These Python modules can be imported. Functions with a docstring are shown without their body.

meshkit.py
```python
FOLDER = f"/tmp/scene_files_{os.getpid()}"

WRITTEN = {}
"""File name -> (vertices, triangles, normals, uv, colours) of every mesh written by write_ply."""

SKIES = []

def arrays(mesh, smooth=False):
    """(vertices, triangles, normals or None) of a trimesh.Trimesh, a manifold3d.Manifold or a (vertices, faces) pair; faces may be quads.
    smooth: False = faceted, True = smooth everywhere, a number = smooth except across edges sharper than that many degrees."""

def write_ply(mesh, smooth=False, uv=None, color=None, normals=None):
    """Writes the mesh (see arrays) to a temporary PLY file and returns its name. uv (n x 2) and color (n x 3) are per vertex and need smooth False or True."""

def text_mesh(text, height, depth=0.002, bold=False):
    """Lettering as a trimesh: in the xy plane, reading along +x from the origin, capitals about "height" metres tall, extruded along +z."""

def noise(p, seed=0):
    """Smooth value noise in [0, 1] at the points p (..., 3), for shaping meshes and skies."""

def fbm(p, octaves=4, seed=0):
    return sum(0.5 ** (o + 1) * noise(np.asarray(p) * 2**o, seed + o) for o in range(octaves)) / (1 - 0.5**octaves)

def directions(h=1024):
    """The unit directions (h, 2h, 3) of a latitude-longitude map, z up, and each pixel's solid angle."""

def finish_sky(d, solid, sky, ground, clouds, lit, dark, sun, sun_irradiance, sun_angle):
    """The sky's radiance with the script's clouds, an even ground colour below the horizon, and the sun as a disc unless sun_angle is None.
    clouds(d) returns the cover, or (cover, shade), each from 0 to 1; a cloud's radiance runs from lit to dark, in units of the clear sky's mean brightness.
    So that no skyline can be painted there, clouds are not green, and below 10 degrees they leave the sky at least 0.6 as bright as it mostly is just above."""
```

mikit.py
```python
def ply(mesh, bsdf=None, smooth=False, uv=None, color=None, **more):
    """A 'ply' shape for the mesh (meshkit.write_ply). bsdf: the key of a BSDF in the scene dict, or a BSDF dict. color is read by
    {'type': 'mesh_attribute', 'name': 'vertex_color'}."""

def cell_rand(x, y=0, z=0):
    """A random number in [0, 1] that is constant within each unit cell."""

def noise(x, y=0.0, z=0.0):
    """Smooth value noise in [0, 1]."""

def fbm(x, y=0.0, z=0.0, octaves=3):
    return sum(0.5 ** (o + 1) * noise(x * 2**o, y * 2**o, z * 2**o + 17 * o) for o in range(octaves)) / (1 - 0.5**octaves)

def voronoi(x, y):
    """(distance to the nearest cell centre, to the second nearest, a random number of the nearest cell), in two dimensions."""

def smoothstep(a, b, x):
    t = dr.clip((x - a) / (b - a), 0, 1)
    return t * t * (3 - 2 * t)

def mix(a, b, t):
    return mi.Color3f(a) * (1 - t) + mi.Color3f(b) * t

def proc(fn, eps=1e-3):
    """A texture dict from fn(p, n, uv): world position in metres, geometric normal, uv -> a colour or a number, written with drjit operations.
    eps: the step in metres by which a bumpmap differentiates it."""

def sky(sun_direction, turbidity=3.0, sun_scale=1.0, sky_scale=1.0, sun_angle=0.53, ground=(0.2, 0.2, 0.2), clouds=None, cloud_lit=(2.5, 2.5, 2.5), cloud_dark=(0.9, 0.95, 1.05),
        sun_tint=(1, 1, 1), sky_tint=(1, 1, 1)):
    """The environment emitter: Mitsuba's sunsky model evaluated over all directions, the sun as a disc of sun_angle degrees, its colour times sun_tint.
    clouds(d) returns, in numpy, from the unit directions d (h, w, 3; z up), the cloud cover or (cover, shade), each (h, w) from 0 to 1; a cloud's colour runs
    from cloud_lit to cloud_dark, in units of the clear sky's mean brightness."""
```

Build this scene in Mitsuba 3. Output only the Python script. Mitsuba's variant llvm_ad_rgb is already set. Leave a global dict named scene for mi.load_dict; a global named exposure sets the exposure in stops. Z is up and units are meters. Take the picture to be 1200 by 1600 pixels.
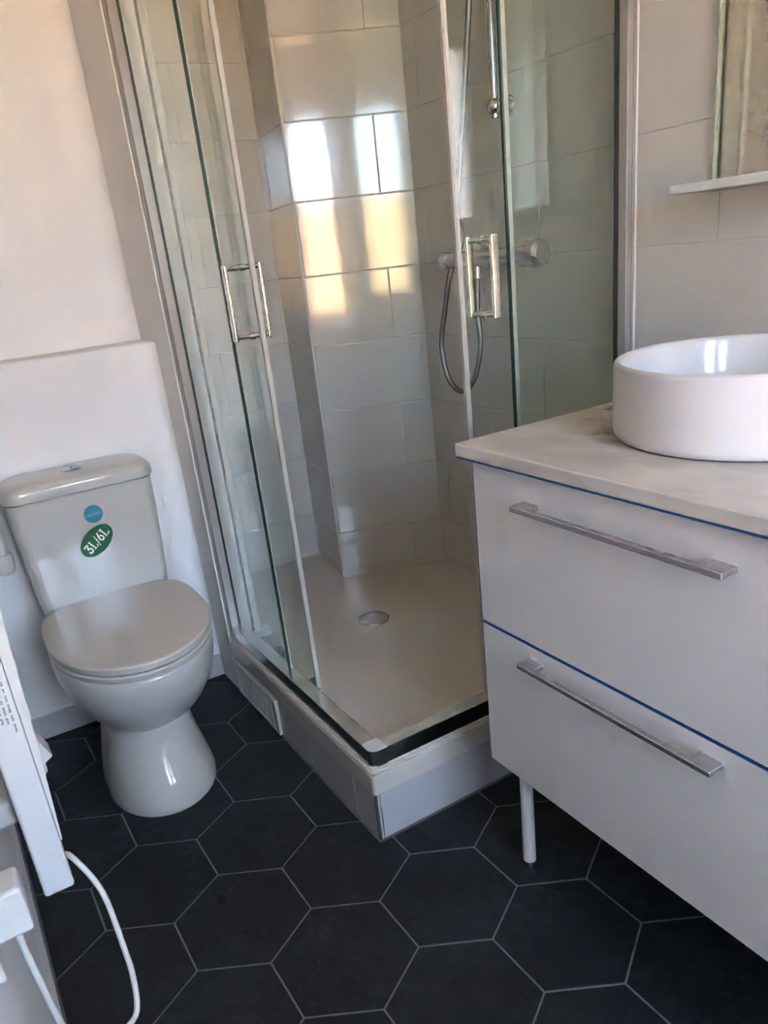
import math, random
import numpy as np
import trimesh
import mitsuba as mi
import drjit as dr
import manifold3d as m3
from shapely.geometry import Polygon, box as sbox
from shapely import affinity
import mikit, meshkit
from mikit import proc, noise, fbm, smoothstep, mix

random.seed(7); np.random.seed(7)
rng = np.random.default_rng(7)
T = mi.ScalarTransform4f
scene, labels = {}, {}

# ---------------------------------------------------------------- camera, sky, sun, exposure
exposure = 7.82
CAM = np.array([-0.5736452, -1.17782981, 1.15978698])
FWD = np.array([0.4485824096961544, 0.8123521005682794, -0.3726363997430945])
DOWN = np.array([-0.28047539610577754, -0.267921758680404, -0.9217111713573327])
RIGHT = np.array([0.8485914057368825, -0.5179787601127127, -0.10765978906536144])
FOCAL = 1208.9866394424096
M = np.eye(4)
M[:3, 0], M[:3, 1], M[:3, 2], M[:3, 3] = -RIGHT, -DOWN, FWD, CAM
scene['camera'] = {'type': 'perspective', 'fov_axis': 'x', 'fov': math.degrees(2 * math.atan(600 / FOCAL)),
                   'principal_point_offset_x': (600 - 593.85) / 1200, 'principal_point_offset_y': (800 - 879.87) / 1600,
                   'near_clip': 0.02, 'far_clip': 300.0, 'to_world': T(M)}
SUN = np.array([0.45, 0.62, 0.62])
scene['sky'] = mikit.sky(SUN.tolist(), turbidity=4.0, sun_scale=0.0, sky_scale=1.25, ground=(0.21, 0.2, 0.18), sky_tint=(0.93, 0.99, 1.06),
                         clouds=lambda d: 0.2 + 0.35 * meshkit.fbm(d * 3.0, 4), cloud_lit=(1.16, 1.2, 1.24), cloud_dark=(0.88, 0.93, 1.0))
scene['sun'] = {'type': 'directional', 'direction': (-SUN).tolist(), 'irradiance': {'type': 'rgb', 'value': [0.66, 0.61, 0.53]}, 'sampling_weight': 0.2}

# ---------------------------------------------------------------- materials
def rgb(*c): return {'type': 'rgb', 'value': list(c)}
def two(b): return {'type': 'twosided', 'bsdf': b}
def rplastic(col, alpha, ior=1.5): return {'type': 'roughplastic', 'distribution': 'ggx', 'alpha': alpha, 'int_ior': ior, 'diffuse_reflectance': col if isinstance(col, dict) else rgb(*col), 'nonlinear': True}
def bump(b, fn, scale=1.0, eps=1e-3): return {'type': 'bumpmap', 'arbitrary': proc(fn, eps), 'scale': scale, 'bsdf': b}

def plaster_h(p, n, uv): return 0.0006 * fbm(p.x * 22, p.y * 22, p.z * 22, 3)
def tile_h(p, n, uv): return 0.00022 * noise(p.x * 9, p.y * 9, p.z * 5) + 0.000012 * noise(p.x * 60, p.y * 60, p.z * 40)
def slate_c(p, n, uv):
    a = fbm(p.x * 7, p.y * 7, 0.0, 4)
    b = fbm(p.x * 60, p.y * 60, 3.0, 3)
    c = mix((0.008, 0.0155, 0.020), (0.016, 0.029, 0.035), smoothstep(0.3, 0.75, a * 0.7 + b * 0.3))
    spots = smoothstep(0.80, 0.86, noise(p.x * 130, p.y * 130, 8.0)) * smoothstep(0.55, 0.8, noise(p.x * 9, p.y * 9, 4.0))
    wob = 0.35 * noise(p.x * 90, p.y * 90, 1.0)
    stain = dr.maximum(1 - smoothstep(0.5, 0.8, dr.sqrt(dr.square((p.x + .339) / .013) + dr.square((p.y - .062) / .020)) * .7 + wob),
                       1 - smoothstep(0.5, 0.8, dr.sqrt(dr.square((p.x + .327) / .010) + dr.square((p.y + .047) / .008)) * .8 + wob))
    c = mix(c, (0.003, 0.004, 0.005), stain * 0.85)
    return mix(c, (0.09, 0.1, 0.1), spots * 0.12)
def slate_h(p, n, uv): return 0.0005 * fbm(p.x * 70, p.y * 70, 0.0, 3)
def marble_c(p, n, uv):
    w = fbm(p.x * 6, p.y * 6, p.z * 6, 3)
    soft = smoothstep(0.36, 0.68, fbm(p.x * 11 + w, p.y * 5 + 9, p.z * 9, 4))
    c = mix((0.84, 0.81, 0.765), (0.66, 0.63, 0.585), soft)
    sm = smoothstep(0.47, 0.64, fbm(p.x * 34 + 4 * w, p.y * 17, p.z * 30 + 5, 4)) * smoothstep(0.46, 0.66, noise(p.x * 9 + 3, p.y * 8.5, p.z * 8))
    return mix(c, (0.25, 0.235, 0.22), sm * 0.8)
def facade_c(p, n, uv):
    a = fbm(p.x * 0.6, p.y * 0.6, p.z * 0.5, 4)
    return mix((0.62, 0.36, 0.17), (0.70, 0.45, 0.24), a)

B = {}
def bsdf(name, d): scene[name] = d
bsdf('plaster', two(bump({'type': 'diffuse', 'reflectance': rgb(.70, .69, .675)}, plaster_h)))
bsdf('ceiling_paint', two({'type': 'diffuse', 'reflectance': rgb(.8, .78, .75)}))
bsdf('wall_tile', two(bump(rplastic((.72, .705, .675), .008, 1.58), tile_h)))
bsdf('grout', two({'type': 'diffuse', 'reflectance': rgb(.59, .57, .53)}))
bsdf('floor_grout', two({'type': 'diffuse', 'reflectance': rgb(.135, .14, .14)}))
bsdf('slate', two(bump(rplastic(proc(slate_c), .33, 1.42), slate_h)))
bsdf('plinth_tile', two(rplastic((.60, .605, .61), .06)))
bsdf('ceramic', two(rplastic((.69, .68, .65), .008, 1.56)))
bsdf('seat_plastic', two(rplastic((.69, .66, .615), .03)))
bsdf('acrylic', two(rplastic((.70, .67, .62), .02)))
bsdf('lacquer', two(rplastic((.80, .79, .775), .02)))
bsdf('white_plastic', two(rplastic((.78, .77, .74), .15)))
bsdf('white_metal', two(rplastic((.78, .78, .77), .2)))
bsdf('basin_ceramic', two(rplastic((.73, .72, .71), .01)))
bsdf('marble', two(rplastic(proc(marble_c), .14)))
bsdf('chrome', two({'type': 'roughconductor', 'material': 'Cr', 'alpha': .05}))
bsdf('polished', two({'type': 'roughconductor', 'alpha': .035, 'eta': rgb(1.6, 1.4, 1.2), 'k': rgb(6.5, 6.0, 5.3), 'specular_reflectance': rgb(.86, .86, .85)}))
bsdf('alu', two(rplastic((.52, .50, .475), .06, 1.7)))
bsdf('brushed', two({'type': 'roughconductor', 'material': 'Cr', 'alpha': .2}))
bsdf('steel_hose', two({'type': 'roughconductor', 'material': 'Cr', 'alpha': .25, 'specular_reflectance': rgb(.5, .5, .5)}))
bsdf('silvered', two({'type': 'roughconductor', 'material': 'Ag', 'alpha': .004, 'specular_reflectance': rgb(.83, .85, .80)}))
bsdf('shower_glass', {'type': 'thindielectric', 'int_ior': 1.52, 'specular_transmittance': rgb(.89, .955, .92)})
bsdf('window_glass', {'type': 'thindielectric', 'int_ior': 1.5})
bsdf('glass_edge', two(rplastic((.005, .048, .032), .08)))
bsdf('seal', two(rplastic((.62, .60, .55), .2)))
bsdf('seal_grey', two(rplastic((.30, .32, .30), .15)))
bsdf('dark_plastic', two(rplastic((.03, .035, .035), .2)))
bsdf('grey_plastic', two(rplastic((.12, .125, .12), .2)))
bsdf('blue_film', two(rplastic((.018, .16, .46), .25)))
bsdf('sticker_green', two(rplastic((.005, .19, .055), .15)))
bsdf('sticker_blue', two(rplastic((.06, .36, .45), .15)))
bsdf('sticker_white', two({'type': 'diffuse', 'reflectance': rgb(.8, .85, .8)}))
bsdf('sticker_pale', two({'type': 'diffuse', 'reflectance': rgb(.30, .58, .64)}))
bsdf('ink', two({'type': 'diffuse', 'reflectance': rgb(.2, .2, .2)}))
bsdf('facade', two({'type': 'diffuse', 'reflectance': proc(facade_c)}))
bsdf('facade_pale', two({'type': 'diffuse', 'reflectance': rgb(.7, .6, .52)}))
bsdf('roof_tile', two({'type': 'diffuse', 'reflectance': rgb(.42, .2, .12)}))
bsdf('asphalt', two({'type': 'diffuse', 'reflectance': rgb(.2, .19, .18)}))

# ---------------------------------------------------------------- helpers
def lab(key, label=None, cat=None, group=None, kind=None):
    d = {}
    if label: d['label'] = label
    if cat: d['category'] = cat
    if group: d['group'] = group
    if kind: d['kind'] = kind
    labels[key] = d
    return key
def put(key, mesh, m, smooth=False, label=None, **more):
    scene[key] = mikit.ply(mesh, m, smooth, **more)
    if label: labels[key] = {'label': label}
    return key
def struct(key, mesh, m, smooth=False, label=None):
    put(key, mesh, m, smooth); lab(key, label, None, None, 'structure'); return key
_n = {}
def num(base):
    i = _n.get(base, -1) + 1; _n[base] = i
    return base if i == 0 else f'{base}_{i:03d}'
def cat(*ms): return trimesh.util.concatenate(list(ms))
def bx(lo, hi):
    lo, hi = np.array(lo, float), np.array(hi, float)
    m = trimesh.creation.box(extents=hi - lo); m.apply_translation((lo + hi) / 2); return m
_sph = trimesh.creation.icosphere(subdivisions=1, radius=1.0)
def rb(lo, hi, r=0.003, sub=1):
    lo, hi = np.array(lo, float), np.array(hi, float)
    r = min(r, (hi - lo).min() / 2 * 0.98)
    s = _sph if sub == 1 else trimesh.creation.icosphere(subdivisions=sub, radius=1.0)
    pts = [s.vertices * r + np.array([x, y, z]) for x in (lo[0] + r, hi[0] - r) for y in (lo[1] + r, hi[1] - r) for z in (lo[2] + r, hi[2] - r)]
    return trimesh.convex.convex_hull(np.vstack(pts))
def cb(lo, hi, c=0.002):
    """a box with small chamfers, cheap"""
    lo, hi = np.array(lo, float), np.array(hi, float)
    pts = []
    for sx in (0, 1):
        for sy in (0, 1):
            for sz in (0, 1):
                p = np.where([sx, sy, sz], hi, lo); d = np.where([sx, sy, sz], -1, 1) * c
                for k in range(3):
                    q = p + d; q[k] = p[k]; pts.append(q)
    return trimesh.convex.convex_hull(np.array(pts))
def loft(rings, cap=True):
    """closed rings with the same number of points -> mesh"""
    n = len(rings[0]); v = np.vstack(rings); f = []
    for i in range(len(rings) - 1):
        a, b = i * n, (i + 1) * n
        for j in range(n):
            k = (j + 1) % n
            f += [[a + j, a + k, b + k], [a + j, b + k, b + j]]
    if cap:
        c0, c1 = len(v), len(v) + 1
        v = np.vstack([v, rings[0].mean(0), rings[-1].mean(0)])
        e = (len(rings) - 1) * n
        for j in range(n):
            k = (j + 1) % n
            f += [[c0, k, j], [c1, e + j, e + k]]
    m = trimesh.Trimesh(v, np.array(f), process=False); 
    if cap: m.fix_normals()
    return m
def lathe(prof, n=48, center=(0, 0, 0)):
    """(r, z) outline, open on the axis or not"""
    a = np.arange(n) * 2 * np.pi / n
    rings = [np.stack([r * np.cos(a), r * np.sin(a), np.full(n, z)], 1) + np.array(center) for r, z in prof]
    return loft(rings)
def cyl(p0, p1, r, n=24, c=0.0):
    p0, p1 = np.array(p0, float), np.array(p1, float)
    L = np.linalg.norm(p1 - p0)
    m = lathe([(r - c, 0), (r, c), (r, L - c), (r - c, L)] if c else [(r, 0), (r, L)], n)
    z = (p1 - p0) / L
    m.apply_transform(trimesh.geometry.align_vectors([0, 0, 1], z)); m.apply_translation(p0); return m
def spline(P, n=12):
    P = np.array(P, float); out = []
    for i in range(len(P) - 1):
        p0, p1, p2, p3 = P[max(i - 1, 0)], P[i], P[i + 1], P[min(i + 2, len(P) - 1)]
        for t in np.arange(n) / n:
            out.append(.5 * ((2 * p1) + (-p0 + p2) * t + (2 * p0 - 5 * p1 + 4 * p2 - p3) * t**2 + (-p0 + 3 * p1 - 3 * p2 + p3) * t**3))
    out.append(P[-1]); return np.array(out)
def tube(path, r, n=14, radii=None):
    path = np.array(path, float); t = np.gradient(path, axis=0); t /= np.linalg.norm(t, axis=1, keepdims=True)
    u = np.cross(t[0], [0.3, 0.2, 0.9]); u /= np.linalg.norm(u); a = np.arange(n) * 2 * np.pi / n; rings = []
    for i, p in enumerate(path):
        u = u - t[i] * (u @ t[i]); u /= np.linalg.norm(u); w = np.cross(t[i], u)
        rr = r if radii is None else radii[i]
        rings.append(p + rr * (np.cos(a)[:, None] * u + np.sin(a)[:, None] * w))
    return loft(rings)
def prism(poly, z0, z1):
    m = cat(*[trimesh.creation.extrude_polygon(g, z1 - z0, engine='earcut') for g in getattr(poly, 'geoms', [poly]) if g.area > 1e-7])
    m.apply_translation([0, 0, z0]); return m
def frame(o, u, v, w):
    F = np.eye(4); F[:3, 0], F[:3, 1], F[:3, 2], F[:3, 3] = u, v, w, o; return F
def tile_mesh(pts, depth, bevel):
    """a convex flat piece lying on its back at w = 0, its face at w = depth, edges bevelled"""
    P = Polygon(pts)
    if not P.exterior.is_ccw: pts = pts[::-1]; P = Polygon(pts)
    pts = np.array(pts, float); n = len(pts)
    def inset(d):
        out = []
        for i in range(n):
            a, b, c = pts[i - 1], pts[i], pts[(i + 1) % n]
            e0, e1 = (b - a) / np.linalg.norm(b - a), (c - b) / np.linalg.norm(c - b)
            n0, n1 = np.array([-e0[1], e0[0]]), np.array([-e1[1], e1[0]])
            k = n0 + n1; k /= max(1e-6, 1 + n0 @ n1)
            out.append(b + d * k)
        return np.array(out)
    r = [np.c_[pts, np.zeros(n)], np.c_[pts, np.full(n, depth - bevel)], np.c_[inset(bevel), np.full(n, depth)]]
    return loft(r)
def clean(poly, tol=1e-4):
    poly = poly.simplify(tol)
    return np.array(poly.exterior.coords)[:-1]

# ---------------------------------------------------------------- plan of the room (metres; x along the back wall, y into the room's depth)
XL, XS, XV = -0.665, 0.83, 0.755          # left wall, shower wall, wall behind the vanity
YR, YD, YB, YSB = -2.00, 0.94, 1.075, 1.31  # rear wall, boxing behind the toilet, back wall above it, back wall of the shower
YP = 0.81                                 # front end of the wall strip beside the shower
H = 2.42
# floor
struct('floor', bx([XL - .1, YR - .1, -.12], [XS + .1, YSB + .1, -.0016]), 'floor_grout', label='floor laid with large dark slate grey hexagonal tiles and grey joints')
ah = 0.1337; th = math.radians(29.521369)
O2 = np.array([0.437166, -0.328989])
def hex2room(g):
    g = np.asarray(g, float) * ah
    return np.stack([g[..., 0] * math.cos(th) + g[..., 1] * math.sin(th), -g[..., 0] * math.sin(th) + g[..., 1] * math.cos(th)], -1) - O2
region = sbox(XL + .004, YR + .002, XV - .002, YD - .003).difference(sbox(-0.003, -0.003, 2, 2))
s3 = math.sqrt(3)
for i in range(-16, 20):
    for j in range(-24, 24):
        c = np.array([.5 + 1.5 * i, -s3 / 2 + s3 / 2 * i + s3 * j])
        hx = hex2room(np.array([c + [math.cos(k * math.pi / 3), math.sin(k * math.pi / 3)] for k in range(6)]))
        P = Polygon(hx).buffer(-0.0019, join_style='mitre').intersection(region)
        for g in getattr(P, 'geoms', [P]):
            if g.is_empty or g.area < 2e-4: continue
            pts = clean(g.convex_hull if g.convex_hull.area < g.area * 1.02 else g)
            if Polygon(pts).convex_hull.area > Polygon(pts).area * 1.02:
                m = prism(Polygon(pts), -.0014, 0)
            else:
                m = tile_mesh(pts, .0014, .0006); m.apply_translation([0, 0, -.0014])
            put(num('floor__tile'), m, 'slate')
# walls
struct('ceiling', bx([XL - .1, YR - .1, H], [XS + .1, YSB + .1, H + .1]), 'ceiling_paint')
struct('wall_left', bx([XL - .12, YR - .1, -.01], [XL, YSB + .1, H + .02]), 'plaster')
prof = Polygon([(YSB + .1, -.01), (YD, -.01), (YD, 1.0), (YD + .004, 1.004), (YB, 1.004), (YB, H + .02), (YSB + .1, H + .02)])
m = trimesh.creation.extrude_polygon(prof, 0 - XL, engine='earcut')
m.apply_transform(frame([XL, 0, 0], [0, 1, 0], [0, 0, 1], [1, 0, 0]))
struct('wall_back', m, 'plaster', label='white painted back wall with a half height boxing behind the toilet')
struct('wall_strip', cb([0, YP, -.01], [.10, YSB + .1, H + .02], .004), 'plaster', label='narrow white wall strip between the toilet and the shower')
WIN = (-.580, .290, .715, 2.045)  # x0, x1, z0, z1 of the window opening
m = cat(bx([XL - .1, YR - .28, -.01], [WIN[0], YR, H + .02]), bx([WIN[1], YR - .28, -.01], [XS + .1, YR, H + .02]),
        bx([WIN[0], YR - .28, -.01], [WIN[1], YR, WIN[2]]), bx([WIN[0], YR - .28, WIN[3]], [WIN[1], YR, H + .02]))
struct('wall_rear', m, 'plaster')
GD = .0026  # how far tile faces stand proud of the joint
def tiled(key, o, u, Lu, z0, z1, seam0, tz=.2027, tl=.468, off=0.0, odd=0, bev=.0008, gd=.0016, g=.0009):
    """tiles on a vertical face: o (x, y) where u starts, u along the wall, faces towards w = u x z"""
    u = np.array([u[0], u[1], 0.0]); w = np.cross(u, [0, 0, 1.0]); w *= 1
    F = frame([o[0], o[1], 0], u, [0, 0, 1], w)
    k0 = math.floor((z0 - seam0) / tz)
    for k in range(k0, k0 + 16):
        za, zb = max(z0, seam0 + k * tz), min(z1, seam0 + (k + 1) * tz)
        if zb - za < .01: continue
        sh = off + (tl / 2 if (k + odd) % 2 else 0)
        j0 = math.floor((0 - sh) / tl)
        for j in range(j0, j0 + 12):
            a, b = max(0, sh + j * tl), min(Lu, sh + (j + 1) * tl)
            if b - a < .008: continue
            m = tile_mesh(np.array([(a + g, za + g), (b - g, za + g), (b - g, zb - g), (a + g, zb - g)]), gd, bev)
            m.apply_transform(F)
            put(num(key + '__tile'), m, 'wall_tile')
S0 = .298
COL = np.array([[.5, 1.034], [XS, .899], [XS, YSB], [.547, YSB]])
struct('wall_right', cat(bx([XS, .05, -.01], [XS + .12, YSB + .1, H + .02]), bx([XV, YR - .1, -.01], [XS + .12, .05, H + .02])), 'grout', label='right hand wall in long glossy white tiles')
tiled('wall_right', (XS - .0005, .899), (0, -1), .899 - .05, .142, H - .002, S0, off=.899 - .368 - .468, odd=0)
tiled('wall_right', (XV - .0005, .05), (0, -1), 2.04, 0.002, H - .002, S0, off=.05 + .187 - .468, odd=0)
struct('wall_shower_back', bx([.10, YSB, -.01], [XS, YSB + .1, H + .02]), 'grout', label='tiled back wall of the shower')
tiled('wall_shower_back', (.10, YSB - .0005), (1, 0), .447, .142, H - .002, S0, off=.2)
struct('wall_shower_column', prism(Polygon(COL), -.01, H + .02), 'grout', label='slanting tiled column in the corner of the shower with mirror bright tiles')
e = COL[1] - COL[0]; Lc = np.linalg.norm(e); e /= Lc
tiled('wall_shower_column', COL[0], e, Lc, .142, H - .002, S0, tl=.5, off=.256 - .25 - .25, odd=1, bev=.0016, gd=.0026, g=.0013)
e2 = COL[0] - COL[3]; L2 = np.linalg.norm(e2); e2 /= L2
tiled('wall_shower_column', COL[3], e2, L2 - .002, .142, H - .002, S0, off=.05, odd=1)
put('wall_shower_column__edge_trim', cyl([COL[0][0] - .0015, COL[0][1] - .0015, .142], [COL[0][0] - .0015, COL[0][1] - .0015, H - .002], .0034, 10), 'white_plastic', 30, label='slim white corner trim')
# skirting tiles
struct('baseboard_back', bx([XL, YD - .002, 0], [-.002, YD, .068]), 'grout')
for a, b in ((XL + .012, -.537), (-.535, -.085), (-.083, -.002)):
    put(num('baseboard_back__tile'), cb([a, YD - .011, .001], [b, YD - .0018, .07], .001), 'plinth_tile')
struct('baseboard_left', bx([XL, YR, 0], [XL + .002, YD - .012, .068]), 'grout')
for a in np.arange(YR + .002, YD - .02, .45):
    put(num('baseboard_left__tile'), cb([XL + .0018, a, .001], [XL + .011, min(a + .448, YD - .012), .07], .001), 'plinth_tile')

# ---------------------------------------------------------------- window behind the camera, the street outside
x0, x1, z0, z1 = WIN; yw = YR - .045
fr = lambda lo, hi: cb(lo, hi, .003)
struct('window_1', cat(fr([x0, yw - .03, z0], [x0 + .035, yw + .03, z1]), fr([x1 - .035, yw - .03, z0], [x1, yw + .03, z1]), fr([x0 + .035, yw - .03, z0], [x1 - .035, yw + .03, z0 + .035]), fr([x0 + .035, yw - .03, z1 - .035], [x1 - .035, yw + .03, z1])), 'white_metal', label='white casement window with two panes')
put('window_1__sill', cb([x0, yw + .03, z0 - .0], [x1, YR + .02, z0 + .018], .003), 'white_metal')
xm = (x0 + x1) / 2
for a, b in ((x0 + .035, xm), (xm, x1 - .035)):
    w_ = .05
    wa, wb = (w_, .09) if a < xm else (.09, w_)
    k = num('window_1__casement')
    put(k, cat(fr([a, yw - .02, z0 + .035], [a + wa, yw + .04, z1 - .035]), fr([b - wb, yw - .02, z0 + .035], [b, yw + .04, z1 - .035]),
               fr([a + wa, yw - .02, z0 + .035], [b - wb, yw + .04, z0 + .035 + w_]), fr([a + wa, yw - .02, z1 - .035 - w_], [b - wb, yw + .04, z1 - .035])), 'white_metal')
    v = np.array([[a + wa, yw, z0 + .085], [b - wb, yw, z0 + .085], [b - wb, yw, z1 - .085], [a + wa, yw, z1 - .085]])
    put(k + '__pane', (v, np.array([[0, 1, 2], [0, 2, 3]])), 'window_glass')
put('window_1__handle', cat(cb([xm - .012, yw + .045, 1.33], [xm + .012, yw + .055, 1.45], .003), cyl([xm, yw + .055, 1.42], [xm, yw + .085, 1.42], .008, 14), rb([xm - .009, yw + .075, 1.30], [xm + .009, yw + .09, 1.43], .005)), 'white_metal', 35)

def building(key, x0, x1, yf, depth, ztop, m, label, rows, cols):
    lab(key, label, 'building', kind='structure')
    scene.pop(key, None)
    put(key, cat(bx([x0, yf - depth, -8], [x1, yf, ztop]), bx([x0 - .02, yf - depth, ztop - .12], [x1 + .02, yf + .04, ztop])), m)
    roof = Polygon([(yf - .5, ztop), (yf - depth / 2, ztop + .12), (yf - depth, ztop)])
    r = trimesh.creation.extrude_polygon(roof, x1 - x0 + .4, engine='earcut'); r.apply_transform(frame([x0 - .2, 0, 0], [0, 1, 0], [0, 0, 1], [1, 0, 0]))
    put(key + '__roof', r, 'roof_tile')
    for k in range(rows):
        for c in np.linspace(x0 + 1.3, x1 - 1.3, cols):
            zc = ztop - 2.6 - 2.9 * k
            put(num(key + '__shutter'), cb([c - .75, yf, zc - .8], [c + .75, yf + .05, zc + .8], .01), 'facade_pale')
building('neighbour_building', -9.5, 5.5, -10.5, 7, 2.05, 'facade', 'orange rendered building across the street in full sun', 3, 4)
building('neighbour_building_001', -22, -9.7, -12.5, 8, 3.2, 'facade_pale', 'pale building next to the orange one across the street', 3, 3)
struct('street', bx([-60, -40, -8.3], [60, 5, -8]), 'asphalt')

# ---------------------------------------------------------------- shower tray and plinth
tray_poly = sbox(0, 0, XS - .0005, YSB - .0005).difference(sbox(-.1, YP - .0005, .1005, 2)).difference(Polygon(COL).buffer(.0008, join_style='mitre'))
inner = sbox(.05, .05, XS - .004, YSB - .004).difference(sbox(-.1, YP - .002, .13, 2)).difference(Polygon(COL).buffer(.004, join_style='mitre'))
rim = tray_poly.buffer(-.008).buffer(.008)
layers = [prism(rim.difference(inner), .118, .163)]
for h, d in ((.1695, .0012), (.1735, .0034), (.1762, .0065), (.1775, .0105)):
    layers.append(prism(tray_poly.buffer(-d - .008).buffer(.008).difference(inner.buffer(d * .6)), .118, h))
tray = cat(prism(inner.buffer(.002), .118, .139), *layers)
lab('shower_tray', 'cream acrylic shower tray with a raised rim and a round chrome drain', 'shower tray')
put('shower_tray__basin', tray, 'acrylic', 28)
dc = np.array([.407, .678])
put('shower_tray__drain', lathe([(.0, .1385), (.047, .1385), (.0475, .141), (.046, .1435), (.035, .1475), (.018, .1498), (.006, .1505), (.0, .1505)], 48, (dc[0], dc[1], 0)), 'chrome', 40, label='round domed chrome drain cover')
struct('trim_1', cat(bx([.012, .012, -.01], [XS - .002, .03, .117]), bx([.012, .03, -.01], [.03, YP - .002, .117])), 'grout', label='tiled plinth under the shower tray')
for a, b in ((0.0015, .095), (.097, .318), (.320, .5)):
    put(num('trim_1__tile'), cb([.0015, a, .001], [.012, b, .1165], .0012), 'plinth_tile')
for a, b in ((.0015, .40), (.402, XS - .004)):
    put(num('trim_1__tile'), cb([a, .0015, .001], [b, .0118, .1165], .0012) if a > .01 else cb([.0135, .0015, .001], [b, .0118, .1165], .0012), 'plinth_tile')
put('trim_1__corner_strip', cyl([.004, .004, .001], [.004, .004, .1165], .0036, 10), 'grey_plastic', 30)
lab('ventilation_grille', 'white slotted access grille low in the plinth of the shower beside the toilet', 'grille')
put('ventilation_grille__frame', cat(cb([-.006, .503, .002], [.0115, .797, .012], .001), cb([-.006, .503, .098], [.0115, .797, .108], .001), cb([-.006, .503, .012], [.0115, .513, .098], .001), cb([-.006, .787, .012], [.0115, .797, .098], .001), cb([.006, .513, .012], [.0115, .787, .098], .001)), 'white_plastic')
for y in np.linspace(.528, .772, 12):
    put(num('ventilation_grille__slat'), cb([-.003, y - .0055, .0125], [.0058, y + .0055, .0975], .0015), 'white_plastic')

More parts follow.
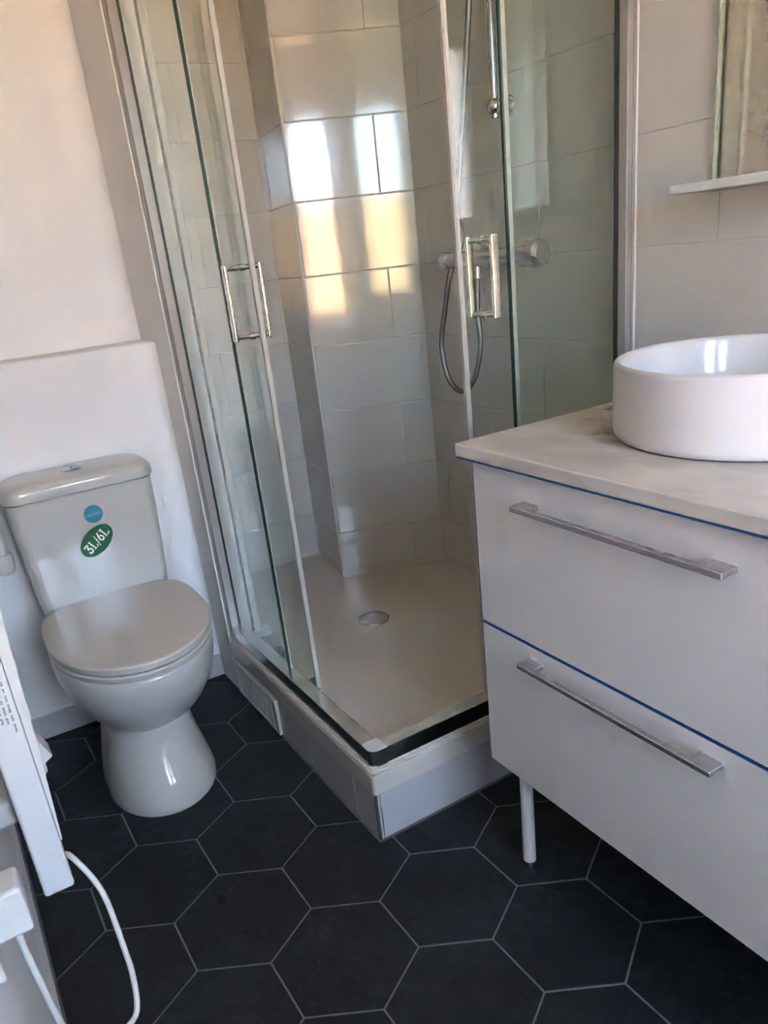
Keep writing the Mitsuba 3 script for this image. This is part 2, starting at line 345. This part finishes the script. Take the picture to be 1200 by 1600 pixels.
# ---------------------------------------------------------------- shower enclosure: two fixed panels, two sliding doors meeting at the corner
E_ = 'shower_enclosure'
lab(E_, 'corner entry shower enclosure of clear glass with chrome frame and two sliding doors', 'shower enclosure')
ZB, ZT = .1775, 1.93
XG, XD = .030, .052   # planes of fixed glass and door glass, measured in from the tray's corner
def mir(m):
    """mirror a mesh of the left side (running along y) to the front side (running along x)"""
    m = m.copy(); m.vertices = m.vertices[:, [1, 0, 2]]; m.faces = m.faces[:, ::-1]; return m
for side in (0, 1):
    f_ = mir if side else (lambda m: m)
    end = YP if side == 0 else XV
    R = 'front' if side else 'left'
    for nm, zz in (('bottom_rail', ZB), ('top_rail', ZT)):
        put(num(E_ + '__' + nm), f_(cat(cb([.009, .046, zz], [.044, end - .024, zz + .038], .001), cb([.044, .06, zz], [.062, end - .024, zz + .008], .002))), 'polished', label='chrome ' + nm.replace('_', ' '))
    put(num(E_ + '__wall_profile'), f_(cat(cb([.006, end - .026, ZB], [.034, end - .0005, ZT + .027], .0015), cb([.003, end - .012, ZB], [.0065, end - .008, ZT + .027], .001))), 'alu', label='upright aluminium wall profile')
    put(num(E_ + '__sealant_bead'), f_(cyl([-.0005 if side == 0 else .004, end - .0035, ZB], [-.0005 if side == 0 else .004, end - .0035, ZT + .027], .0028, 10)), 'white_plastic', 30)
    # fixed panel
    ye = .445
    v = np.array([[XG, ye, ZB + .012], [XG, end - .02, ZB + .012], [XG, end - .02, ZT + .01], [XG, ye, ZT + .01]])
    if side: v = v[:, [1, 0, 2]]
    k = num(E_ + '__fixed_panel')
    put(k, (v, np.array([[0, 1, 2], [0, 2, 3]])), 'shower_glass', label='fixed clear glass panel')
    put(k + '__glass_edge', f_(bx([XG - .003, ye - .0045, ZB + .028], [XG + .003, ye - .0002, ZT])), 'glass_edge', label='dark green polished glass edge')
    put(k + '__edge_seal', f_(cb([XG + .0035, ye - .001, ZB + .028], [XG + .0075, ye + .016, ZT], .001)), 'seal')
    put(k + '__gasket', f_(bx([XG - .003, end - .0278, ZB + .036], [XG + .003, end - .0262, ZT])), 'dark_plastic')
    # sliding door
    yd = .332 if side == 0 else .345
    v = np.array([[XD, yd, ZB + .012], [XD, yd + .40, ZB + .012], [XD, yd + .40, ZT + .012], [XD, yd, ZT + .012]])
    if side: v = v[:, [1, 0, 2]]
    k = num(E_ + '__sliding_door')
    put(k, (v, np.array([[0, 1, 2], [0, 2, 3]])), 'shower_glass', label='sliding clear glass door')
    put(k + '__magnetic_seal', f_(cat(cb([XD - .004, yd - .004, ZB + .03], [XD + .004, yd + .004, ZT], .001), cb([XD - .0055, yd - .008, ZB + .03], [XD + .0055, yd - .0042, ZT], .0015))), 'seal')
    put(k + '__glass_edge', f_(bx([XD - .003, yd + .40, ZB + .028], [XD + .003, yd + .404, ZT])), 'glass_edge')
    # D handle inside and outside
    yh, za, zb = yd + .052, 1.025, 1.158
    hs = []
    for xx in (XD - .037, XD + .037):
        hs.append(rb([xx - .004, yh - .0085, za - .008], [xx + .004, yh + .0085, zb + .008], .0025))
    for zz in (za, zb):
        hs.append(cyl([XD - .037, yh, zz], [XD + .037, yh, zz], .0052, 16))
        hs.append(cyl([XD - .006, yh, zz], [XD + .006, yh, zz], .0072, 18))
    put(k + '__handle', f_(cat(*hs)), 'polished', 35, label='chrome bow handle')
    for yy in (yd + .03, yd + .24):
        put(num(k + '__guide'), f_(cat(cyl([XD - .008, yy, ZB + .028], [XD + .016, yy, ZB + .028], .0115, 20, .002), rb([XD - .008, yy - .0115, ZB + .008], [XD + .014, yy + .0115, ZB + .029], .002))), 'grey_plastic', 35, label='dark grey door guide')
# chrome corner piece with its pale cap
q = Polygon([(.0085, .046), (.0085, .024), (.0125, .0145), (.022, .0085), (.046, .0085), (.046, .044), (.044, .046)])
for zz in (ZB, ZT):
    put(num(E_ + '__corner_block'), prism(q, zz, zz + .038), 'polished')
    put(num(E_ + '__corner_cap'), prism(q.buffer(.0006), zz + .0381, zz + .041), 'white_plastic')

# ---------------------------------------------------------------- toilet
lab('toilet', 'white close coupled toilet with closed lid standing against the boxing', 'toilet')
def egg(yc, w, yf, yb, z, nb=2.6, nf=2.0, n=72, x=0.0):
    a = np.arange(n) * 2 * np.pi / n; c, s = np.cos(a), np.sin(a); out = np.zeros((n, 3))
    for i in range(n):
        p = nf if s[i] < 0 else nb
        out[i] = [x + w * np.sign(c[i]) * abs(c[i]) ** (2 / p), yc + (yc - yf if s[i] < 0 else yb - yc) * np.sign(s[i]) * abs(s[i]) ** (2 / p), z]
    return out
RT = trimesh.transformations.rotation_matrix(math.radians(-2.0), [0, 0, 1], [0, .85, 0])
TX = -.296
def tl(m): m.apply_transform(RT); m.apply_translation([TX, 0, 0]); return m
sec = [  # z, yc, w, yf, yb
    (.0, .545, .129, .378, .80), (.012, .545, .130, .376, .80), (.03, .545, .127, .381, .80), (.07, .55, .118, .400, .80), (.12, .555, .107, .425, .80), (.165, .56, .096, .442, .80),
    (.190, .56, .090, .447, .80), (.196, .56, .094, .442, .80), (.206, .56, .106, .424, .80), (.224, .56, .125, .398, .80), (.25, .56, .145, .371, .80), (.28, .56, .161, .349, .80), (.31, .56, .172, .333, .80), (.34, .56, .179, .322, .80),
    (.365, .56, .182, .317, .80), (.378, .56, .182, .317, .80), (.385, .56, .179, .320, .80), (.388, .56, .173, .326, .797)]
put('toilet__bowl', tl(loft([egg(yc, w, yf, yb, z, 2.9, x=-.006 if z < .15 else .004 if z > .22 else -.001) for z, yc, w, yf, yb in sec])), 'ceramic', 40)
deck = loft([egg(.84, .10, .74, .925, .19, 5, 5), egg(.84, .13, .73, .925, .30, 5, 5), egg(.84, .15, .72, .925, .37, 5, 5), egg(.84, .152, .72, .925, .392, 5, 5)])
put('toilet__deck', tl(deck), 'ceramic', 40)
def plate(z0, z1, g, crown, r=.006):
    rings = []
    rings.append(egg(.56, .181 - g, .315 + g, .775 - g, z0, 4.0, x=.006))
    for k in range(1, 6):
        a = k / 5 * math.pi / 2
        rings.append(egg(.56, .184 - g - r * (1 - math.cos(a)), .312 + g + r * (1 - math.cos(a)), .778 - g - r * (1 - math.cos(a)), z1 - r + r * math.sin(a), 4.0, x=.006))
    for k in range(1, 9):
        f_ = 1 - k / 9
        rings.append(egg(.56, (.178 - g) * f_, .56 - (.242 - g) * f_, .56 + (.212 - g) * f_, z1 + crown * (1 - f_ ** 2), 4.0, x=.006))
    return loft(rings)
put('toilet__seat', tl(plate(.391, .4045, .0, 0, .006)), 'seat_plastic', 40)
put('toilet__lid', tl(plate(.4085, .426, -.001, .004, .008)), 'seat_plastic', 40)
for s in (-1, 1):
    put(num('toilet__hinge'), tl(cat(cyl([s * .075 - .02, .787, .402], [s * .075 + .02, .787, .402], .010, 18, .002), cyl([s * .075, .787, .388], [s * .075, .787, .402], .012, 18))), 'white_plastic', 35)
def rrect(x0, x1, y0, y1, r, z, bow=0.0, n=10):
    out = []
    for cx, cy, a0 in ((x1 - r, y1 - r, 0), (x0 + r, y1 - r, 90), (x0 + r, y0 + r, 180), (x1 - r, y0 + r, 270)):
        for k in range(n + 1):
            a = math.radians(a0 + 90 * k / n); out.append([cx + r * math.cos(a), cy + r * math.sin(a), z])
    out = np.array(out); t = (out[:, 0] - (x0 + x1) / 2) / ((x1 - x0) / 2)
    f_ = np.clip(((y0 + y1) / 2 - out[:, 1]) / ((y1 - y0) / 2), 0, 1); out[:, 1] -= bow * (1 - t**2) * f_
    return out
ct = []
for z, i, fr_ in ((.386, .040, .02), (.390, .031, .012), (.398, .023, .005), (.41, .018, .002), (.44, .015, .001), (.55, .009, 0), (.64, .005, 0), (.696, .004, 0)):
    ct.append(rrect(TX - .176 + i, TX + .178 - i, .772 + fr_, .928, .026, z, .008))
put('toilet__cistern', loft(ct), 'ceramic', 40)
cl = []
for z, i in ((.6962, .011), (.6992, .011), (.6996, .001), (.702, -.001), (.722, -.001), (.727, .0015), (.733, .006), (.737, .014), (.7395, .026), (.7405, .045)):
    cl.append(rrect(TX - .178 + i, TX + .180 - i, .764 + i, .931 - max(0, min(i, .01)), .040, z, .012))
put('toilet__cistern_lid', loft(cl), 'ceramic', 40)
put('toilet__flush_button', cat(lathe([(0, .739), (.025, .739), (.026, .742), (.024, .7445), (.0225, .7445), (.0215, .7425), (0, .7425)], 40, (TX, .85, 0)),
     *[prism(affinity.translate(Polygon([(s * .0012, -.02), (s * .0012, .02)] + [(s * .0205 * math.sin(a), .0205 * math.cos(a)) for a in np.linspace(.08, math.pi - .08, 16)]), TX, .85), .742, .7448) for s in (-1, 1)]), 'chrome', 30, label='round chrome dual flush button')
put('toilet__bolt_cap', tl(cyl([-.115, .52, .055], [-.105, .52, .055], .007, 16, .002)), 'white_plastic', 35)
def flat_poly(poly, c, ang, y, t):
    """a thin sticker on the cistern's front: poly in metres, turned by ang"""
    m = prism(affinity.rotate(poly, ang, origin=(0, 0)), 0, t)
    m.apply_transform(frame([c[0], y, c[1]], [1, 0, 0], [0, 0, 1], [0, -1, 0])); return m
ell = Polygon([(math.cos(a), math.sin(a)) for a in np.arange(64) * 2 * math.pi / 64])
yf_ = .772 - .0079
SG, SB = (-.2925, .5705), (-.2845, .6385)
put('toilet__sticker', flat_poly(affinity.scale(ell, .0475, .0305), SG, 38, yf_ - .0002, .0008), 'sticker_green', label='green oval water saving sticker reading 3L/6L')
put('toilet__sticker_001', flat_poly(affinity.scale(ell, .0225, .0225), SB, 0, yf_ + .0002, .0008), 'sticker_blue', label='round turquoise sticker with faint lettering')
def text_poly_mesh(txt, h, c, ang, y, bold=False, sx=1.0, depth=.0004):
    m = meshkit.text_mesh(txt, h, depth, bold)
    m.apply_scale([sx, 1, 1]); b = m.bounds.mean(0); m.apply_translation([-b[0], -b[1], 0])
    m.apply_transform(trimesh.transformations.rotation_matrix(math.radians(ang), [0, 0, 1]))
    m.apply_transform(frame([c[0], y, c[1]], [1, 0, 0], [0, 0, 1], [0, -1, 0])); return m
def serif_L(h):
    w = h * .62
    P = [sbox(h * .12, 0, h * .27, h), sbox(0, h * .94, h * .40, h), sbox(0, 0, w, h * .07), Polygon([(w, 0), (w + h * .04, h * .27), (w - h * .02, h * .27), (w - h * .13, h * .06), (w - h * .13, 0)])]
    return P[0].union(P[1]).union(P[2]).union(P[3])
def sticker_glyphs(h):
    out, x = [], 0
    for ch in '3L/6L':
        if ch == 'L':
            m = prism(serif_L(h), 0, .0004)
        else:
            m = meshkit.text_mesh(ch, h, .0004, ch != '/'); m.apply_scale([.82, 1, 1])
        m.apply_translation([x - m.bounds[0][0], 0, 0]); x = m.bounds[1][0] + h * .04
        out.append(m)
    return cat(*out)
g = sticker_glyphs(.0240); b = g.bounds.mean(0); g.apply_translation([-b[0], -b[1], 0])
g.apply_transform(trimesh.transformations.rotation_matrix(math.radians(38), [0, 0, 1]))
g.apply_transform(frame([SG[0], yf_ - .0009, SG[1]], [1, 0, 0], [0, 0, 1], [0, -1, 0]))
put('toilet__sticker__lettering', g, 'sticker_white')
put('toilet__sticker_001__lettering', text_poly_mesh('Inovem1', .0092, SB, 3, yf_ - .0005, False, .95), 'sticker_pale')
# water supply beside the cistern
lab('water_supply_pipe', 'white plastic water supply pipe with stop valve left of the toilet cistern', 'pipe')
px_, py_ = -.503, .892
put('water_supply_pipe__pipe', tube([(px_, py_, .545), (px_, py_, .735)], .0175, 20), 'white_plastic', 40)
put('water_supply_pipe__valve', cat(lathe([(0, .505), (.016, .507), (.0225, .518), (.0245, .535), (.0245, .558), (.021, .562), (.0, .562)], 28, (px_, py_, 0)), cyl([px_, py_, .54], [px_, YD - .001, .54], .012, 18)), 'white_plastic', 35)
put('water_supply_pipe__clip', cat(cb([px_ - .022, py_ - .02, .732], [px_ + .022, YD - .001, .742], .002)), 'white_plastic')

# ---------------------------------------------------------------- vanity unit, worktop, basin
lab('vanity_unit', 'gloss white two drawer vanity unit on legs under the marbled worktop', 'cabinet')
VX, VY0, VY1, VZ0, VZ1 = .171, -.98, -.180, .238, .833
put('vanity_unit__body', cb([VX + .019, VY0, VZ0], [XV - .004, VY1 - .0005, VZ1], .001), 'lacquer')
for zl, zh in ((.5345, .8305), (.238, .5305)):
    k = num('vanity_unit__drawer')
    put(k, cb([VX, VY0, zl], [VX + .018, VY1, zh], .0012), 'lacquer')
    put(k + '__film_edge', bx([VX - .0004, VY0 + .001, zh - .0002], [VX + .0165, VY1 - .0015, zh + .0016]), 'blue_film', label='strip of blue protective film')
    zc = (.7775 if zl > .5 else .504)
    ya, yb = -.672, -.304
    hx = VX - .030
    hm = cat(cb([hx, ya, zc - .0045], [hx + .0105, yb, zc + .0045], .0012), cb([hx, ya, zc - .0035], [VX, ya + .033, zc + .0045], .0012), cb([hx, yb - .033, zc - .0035], [VX, yb, zc + .0045], .0012))
    put(k + '__handle', hm, 'brushed', label='slim brushed chrome bar handle')
for x in (.204, .69):
    for y in (-.240, VY0 + .06):
        k = num('vanity_unit__leg')
        put(k, cyl([x, y, .014], [x, y, VZ0], .0125, 28), 'lacquer', 40)
        put(k + '__foot', lathe([(0, .0), (.0115, .0), (.0128, .003), (.0128, .011), (.0115, .0142), (0, .0142)], 28, (x, y, 0)), 'chrome', 35, label='chrome foot')
put('worktop__top', rb([.150, -1.01, .834], [XV - .0035, -.162, .857], .0035), 'marble', 40); put('worktop__film_edge', bx([.1506, -1.005, .8322], [.168, -.164, .8343]), 'blue_film', label='strip of blue protective film'); lab('worktop', 'pale marbled worktop with grey veins on the vanity unit', 'worktop')
bc, br = (.457, -.473), .189
zb = .857
put('basin', lathe([(0, zb + .0004), (br - .008, zb + .0004), (br - .003, zb + .004), (br, zb + .012), (br, zb + .104), (br - .0015, zb + .110), (br - .005, zb + .1125), (br - .009, zb + .1115), (br - .0125, zb + .107),
    (br - .015, zb + .095), (br - .020, zb + .06), (br - .034, zb + .034), (br - .06, zb + .022), (br - .10, zb + .016), (.03, zb + .013), (0, zb + .012)], 96, (bc[0], bc[1], 0)), 'basin_ceramic', 40)
lab('basin', 'round white ceramic countertop basin standing on the marbled worktop', 'basin')

# ---------------------------------------------------------------- mirror and shelf
lab('mirror', 'frameless wall mirror standing on the white shelf beside the shower', 'mirror')
put('mirror__glass', cb([XV - .0145, -.80, 1.211], [XV - .0095, -.178, 1.90], .001), 'silvered')
put('mirror__backing', cb([XV - .0093, -.795, 1.2115], [XV - .0035, -.181, 1.895], .001), 'grey_plastic')
put('shelf', cb([XV - .105, -.81, 1.1935], [XV - .0035, -.160, 1.209], .0015), 'white_metal'); lab('shelf', 'thin white shelf fixed to the wall under the mirror', 'shelf')

# ---------------------------------------------------------------- shower mixer, hose and slide rail
lab('shower_mixer', 'chrome bar shower mixer with a flexible hose on the tiled shower wall', 'shower mixer')
mx, mz = .768, 1.113
put('shower_mixer__body', cat(cyl([mx, .335, mz], [mx, .655, mz], .0205, 32, .003), *[cyl([mx, y, mz], [XS - .014, y, mz], .0155, 24) for y in (.425, .575)]), 'chrome', 35)
for y in (.425, .575):
    put(num('shower_mixer__wall_plate'), lathe([(0, 0), (.033, 0), (.033, .003), (.028, .009), (.018, .012), (0, .012)], 36).apply_transform(frame([XS - .003, y, mz], [0, 1, 0], [0, 0, 1], [-1, 0, 0])), 'chrome', 35)
put('shower_mixer__knob', cat(cyl([mx, .2915, mz], [mx, .335, mz], .0315, 40, .009), cyl([mx - .02, .3, mz - .008], [mx - .03, .3, mz - .01], .006, 14)), 'chrome', 35, label='round chrome temperature knob')
put('shower_mixer__knob_001', cyl([mx, .655, mz], [mx, .69, mz], .0215, 36, .004), 'chrome', 35)
put('shower_mixer__outlet', cyl([mx, .545, mz - .05], [mx, .545, mz - .015], .011, 20, .002), 'chrome', 35)
hose = spline([(.768, .545, 1.064), (.768, .553, .98), (.77, .551, .893), (.77, .585, .802), (.77, .650, .758), (.77, .712, .793), (.77, .734, .884), (.77, .706, .98), (.772, .672, 1.076), (.796, .640, 1.16), (.775, .618, 1.25), (.765, .556, 1.472), (.752, .498, 1.666), (.74, .475, 1.80), (.735, .463, 1.90), (.735, .460, 1.922)], 14)
put('shower_mixer__hose', tube(hose, .0072, 12), 'steel_hose', 40, label='grey steel shower hose hanging in a loop')
lab('shower_slide_rail', 'chrome slide rail with hand shower above the shower mixer', 'shower rail')
sy, sx = .460, .782
put('shower_slide_rail__rail', cyl([sx, sy, 1.42], [sx, sy, 2.06], .0095, 22), 'chrome', 35)
for z in (1.445, 2.03):
    put(num('shower_slide_rail__bracket'), cat(trimesh.creation.icosphere(subdivisions=3, radius=.0185).apply_translation([sx, sy, z]), cyl([sx, sy, z], [XS - .008, sy, z], .010, 20), cyl([XS - .012, sy, z], [XS - .003, sy, z], .0235, 32, .002)), 'chrome', 35)
put('shower_slide_rail__holder', cat(rb([sx - .03, sy - .018, 1.93], [sx + .014, sy + .018, 1.97], .008), cyl([sx - .045, sy, 1.93], [sx - .03, sy, 1.985], .016, 20)), 'chrome', 35)
put('shower_slide_rail__hand_shower', cat(tube(spline([(sx - .02, sy, 1.925), (sx - .042, sy, 1.99), (sx - .06, sy, 2.08), (sx - .085, sy, 2.14)], 8), .0115, 16), lathe([(0, 0), (.045, 0), (.05, .006), (.045, .014), (.02, .026), (0, .028)], 36).apply_transform(frame([sx - .105, sy, 2.13], [.6, 0, .8], [0, 1, 0], [-.8, 0, .6])) ), 'chrome', 35)

# ---------------------------------------------------------------- electric heater on the left wall, its cable and wall outlet
lab('electric_heater', 'slim white electric wall heater with a warning label on its end, beside the toilet', 'heater')
put('electric_heater__casing', rb([-.6095, -.35, .506], [-.5755, .10, 1.04], .004), 'white_metal', 40)
put('electric_heater__front_cover', loft([np.array([[-.5752, -.33, .56], [-.5752, .09, .56], [-.5735, .09, .56], [-.5735, -.33, .56]]), np.array([[-.5752, -.33, .70], [-.5752, .09, .70], [-.567, .09, .70], [-.567, -.33, .70]]), np.array([[-.5752, -.33, 1.03], [-.5752, .09, 1.03], [-.556, .09, 1.03], [-.556, -.33, 1.03]])]), 'white_plastic')
for k in range(5):
    zz = .72 + k * .06
    put(num('electric_heater__fin'), cb([-.575, -.32, zz], [-.567 + (zz - .70) * .0333 + .0015, .085, zz + .016], .001), 'white_plastic')
put('electric_heater__bracket', loft([np.array([[-.576, -.06, z] for z in (.50, .58)] + [[-.551, -.06, .515]])[[0, 1, 2]], np.array([[-.576, -.02, z] for z in (.50, .58)] + [[-.551, -.02, .515]])]), 'white_plastic')
put('electric_heater__control_dial', cyl([-.576, -.20, .605], [-.5645, -.20, .605], .028, 36, .004), 'white_plastic', 35)
put('electric_heater__wall_bracket', rb([-.6638, -.29, .575], [-.609, -.20, .61], .008), 'white_plastic', 35)
put('electric_heater__wall_bracket_001', rb([-.6638, -.05, .84], [-.609, .03, .88], .008), 'white_plastic', 35)
tx_ = []
for r_, (zt, zl) in enumerate(((.795, .735), (.812, .742), (.80, .738), (.79, .75))):
    xx = -.5815 - .0052 * r_; z_ = zt
    while z_ > zl:
        w_ = random.uniform(.004, .011)
        n_ = max(2, int(w_ / .0022))
        for q_ in range(n_):
            tx_.append(bx([xx - random.uniform(.0018, .0026), -.3503, z_ - .0018], [xx, -.3500, z_])); z_ -= .0026
        z_ -= .003
put('electric_heater__warning_label', cat(*tx_), 'ink', label='small grey printed warning text')
cab = spline([(-.590, -.235, .512), (-.583, -.262, .497), (-.569, -.30, .507), (-.550, -.33, .464), (-.5465, -.36, .397), (-.5475, -.385, .368), (-.556, -.41, .342), (-.579, -.425, .340), (-.607, -.44, .352), (-.628, -.455, .415), (-.634, -.464, .50), (-.637, -.462, .55), (-.637, -.462, .5755)], 12)
put('electric_heater__cable', tube(cab, .0036, 12), 'white_plastic', 40, label='white power cable hanging in a loop')
lab('cable_outlet', 'white cable outlet box on the left wall below the heater', 'outlet')
put('cable_outlet__box', rb([XL + .0005, -.476, .576], [-.6205, -.436, .631], .005), 'white_plastic', 40)
put('cable_outlet__wall_plate', rb([XL + .0003, -.496, .55], [XL + .009, -.416, .655], .003), 'white_plastic', 40)
